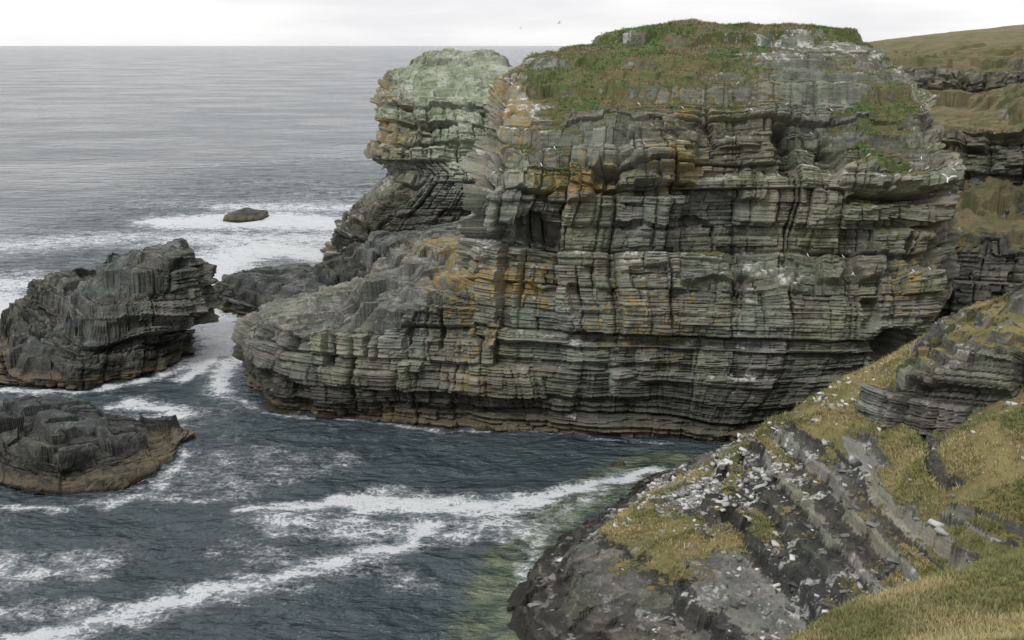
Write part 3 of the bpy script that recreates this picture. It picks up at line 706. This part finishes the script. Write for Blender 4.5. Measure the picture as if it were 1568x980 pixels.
tufts('headland_turf',p,.2,5,cc,.03,.2)

# ---------------------------------------------------------------- scattered stones on the slope
mat_stone=vcol_mat('stone',.9)
def stones(name,pts,size,cols,flatn=.22):
    r=np.random.default_rng(9);n=len(pts)
    base=np.array([[-1,-1,-1],[1,-1,-1],[1,1,-1],[-1,1,-1],[-1,-1,1],[1,-1,1],[1,1,1],[-1,1,1]],float)
    V=np.repeat(base[None],n,0)+r.normal(0,.25,(n,8,3))
    V[:,4:,:2]*=.8
    V*=(size[:,None]*np.stack([.7+.9*r.random(n),.4+.5*r.random(n),flatn*.6+flatn*1.2*r.random(n)],-1))[:,None,:]
    a=r.random(n)*2*np.pi;c,s=np.cos(a)[:,None],np.sin(a)[:,None]
    x=V[...,0]*c-V[...,1]*s;y=V[...,0]*s+V[...,1]*c
    t=(r.random(n)-.5)[:,None]*.7
    z=V[...,2]+x*t
    V=np.stack([x,y,z],-1)+pts[:,None,:]
    F=np.array([[0,3,2,1],[4,5,6,7],[0,1,5,4],[1,2,6,5],[2,3,7,6],[3,0,4,7]])
    FF=(np.arange(n)[:,None,None]*8+F[None]).reshape(-1,4)
    C=np.repeat(np.concatenate([cols,np.ones((n,1))],1)[:,None,:],8,axis=1)
    return tri_mesh(name,V.reshape(-1,3),FF,mat_stone,C)
pat=np.exp(-((FGP[...,0]-12)/7)**2-((FGP[...,1]-64.5)/5)**2)
ws=A*(FGP[...,2]>1.3)*(FGP[...,1]>44)*(FGP[...,1]<76)*(FGP[...,0]<34)*(pat**1.3+.03)*(.1+(fbm(FGP[...,0]*.5,FGP[...,1]*.5,0,3,601)>.02))
n_=1700
p=pick(FGP,ws,n_);sz=.05+.22*rng.random(n_)**3
g=(.18+.5*rng.random(n_))[:,None]
stones('loose_stones',p,sz,g*np.array([[1,.99,.94]]),.28)
ws=A*(FGP[...,2]>.6)*(FGP[...,1]>44)*(FGP[...,1]<76)*(FGP[...,0]<34)*(FGR>.5)
p=pick(FGP,ws,900);sz=.06+.26*rng.random(900)**3
g=(.05+.18*rng.random(900))[:,None]
stones('slab_debris',p,sz,g*np.array([[1,.97,.9]]),.12)

# ---------------------------------------------------------------- birds
mat_bird=vcol_mat('seabird_plumage',.7)
def bird_mesh(wing=None,scale=1.0):
    V=[];F=[];C=[]
    prof=[(-.30,.004,0),(-.24,.030,0),(-.12,.062,0),(0,.075,-.005),(.10,.066,0),(.17,.043,.015),(.21,.042,.028),(.245,.036,.030),(.275,.014,.024),(.32,.004,.015)]
    n=8
    for k,(x,r,zo) in enumerate(prof):
        for j in range(n):
            a=2*math.pi*j/n
            V.append((x,r*math.cos(a),zo+r*.9*math.sin(a)))
            C.append((.75,.75,.73,1) if x<.26 else (.5,.4,.1,1))
    for k in range(len(prof)-1):
        for j in range(n):
            F.append((k*n+j,k*n+(j+1)%n,(k+1)*n+(j+1)%n,(k+1)*n+j))
    i=len(V);V+=[(-.22,-.03,.01),(-.22,.03,.01),(-.40,.06,.0),(-.40,-.06,.0)];C+=[(.7,.7,.7,1)]*4;F.append((i,i+1,i+2,i+3))
    if wing is not None:
        for sgn in (-1,1):
            i=len(V)
            st=[(0.03,.02,.11),(.22,.05,.12),(.42,.0,.09),(.66,-.12,.02)]
            for (yy,xo,ch) in st:
                zz=yy*math.tan(wing[0]) if yy<=.22 else .22*math.tan(wing[0])+(yy-.22)*math.tan(wing[1])
                for (cx,dz) in ((ch*.5,0),(0,.012),(-ch*.5-.03,0)):
                    V.append((xo+cx,sgn*(yy),.03+zz+dz));C.append((.42,.44,.46,1) if yy<.6 else (.08,.08,.08,1))
            for k in range(3):
                for c in range(2):
                    a=i+k*3+c;F.append((a,a+1,a+4,a+3))
    return np.array(V)*scale,np.array(F),np.array(C)
def place_bird(name,loc,yaw,roll,wing,scale,pitch=0,white=False):
    V,F,C=bird_mesh(wing,scale)
    if white: C=np.where(C[:,:3].mean(1,keepdims=True)>.2,np.array([[.8,.8,.78,1]]),C)
    ob=tri_mesh(name,V,F,mat_bird,C)
    ob.location=loc;ob.rotation_euler=(roll,pitch,yaw)
    return ob
place_bird('flying_gull',(31.9,80.5,20.4),math.radians(70),.15,(.9,.5),.95,white=True,pitch=-.5)
place_bird('flying_gull',(8.7,210,33.8),math.radians(200),.35,(.5,-.1),1.15)
place_bird('flying_gull',(1.6,212,32.9),math.radians(170),-.3,(.3,.1),1.0)
def colony(name,p,sc):
    Vs=[];Fs=[];Cs=[];o_=0
    for q in p:
        V,F,C=bird_mesh(None,sc)
        a=random.random()*6.28;pt=-.6
        x=V[:,0]*math.cos(pt)+V[:,2]*math.sin(pt);z=-V[:,0]*math.sin(pt)+V[:,2]*math.cos(pt)
        V=np.stack([x*math.cos(a)-V[:,1]*math.sin(a),x*math.sin(a)+V[:,1]*math.cos(a),z+.1],-1)+q
        Vs.append(V);Fs.append(F+o_);Cs.append(C);o_+=len(V)
    tri_mesh(name,np.concatenate(Vs),np.concatenate(Fs),mat_bird,np.concatenate(Cs))
wc=((HNZ>.7)&(HN[...,2]>.7)&(HQ[...,1]<98)&(HQ[...,2]>12)&(HQ[...,2]<27)&(HM[...,0]<.8)).astype(float)*(.3+sst(14,26,HQ[...,0]))
colony('perched_seabird_colony',pick(HQ,wc,80),.6)

# ---------------------------------------------------------------- world, sun, camera
w=bpy.data.worlds.new('World');scene.world=w;w.use_nodes=True
nt=w.node_tree;nt.nodes.clear();b=NB(nt)
sky=b.n('ShaderNodeTexSky',sky_type='NISHITA');sky.sun_disc=False;sky.sun_elevation=math.radians(50);sky.sun_rotation=math.radians(215)
bg1=b.n('ShaderNodeBackground');b.l(sky.outputs[0],bg1.inputs[0]);bg1.inputs[1].default_value=.1
tc=b.n('ShaderNodeTexCoord')
cn=b.noise(tc.outputs['Generated'],3.0,5,.55,vs=(1,1,7))
cc=b.mix(b.mapr(cn,.35,.65),(.82,.82,.85),(1.0,.99,.99))
bg2=b.n('ShaderNodeBackground');b.l(cc,bg2.inputs[0]);bg2.inputs[1].default_value=1.1
mx=b.n('ShaderNodeMixShader');mx.inputs[0].default_value=.9;b.l(bg1.outputs[0],mx.inputs[1]);b.l(bg2.outputs[0],mx.inputs[2])
o=b.n('ShaderNodeOutputWorld');b.l(mx.outputs[0],o.inputs[0])
sd=bpy.data.lights.new('sun','SUN');sd.energy=1.5;sd.angle=math.radians(12);sd.color=(1,.98,.95)
so=bpy.data.objects.new('sun',sd);scene.collection.objects.link(so)
az=math.radians(215);el=math.radians(50)
from mathutils import Vector
dirv=Vector((math.sin(az)*math.cos(el),math.cos(az)*math.cos(el),math.sin(el)))
so.rotation_euler=(-dirv).to_track_quat('-Z','Y').to_euler()
cam=bpy.data.cameras.new('camera');cam.lens=38.6;cam.sensor_width=36;cam.clip_end=40000;cam.clip_start=.2
co=bpy.data.objects.new('camera',cam);scene.collection.objects.link(co)
co.location=(0,0,30);co.rotation_euler=(math.radians(75.9),0,0)
scene.camera=co
scene.view_settings.view_transform='Standard';scene.view_settings.look='None';scene.view_settings.exposure=0
print('done',time.time()-T0)
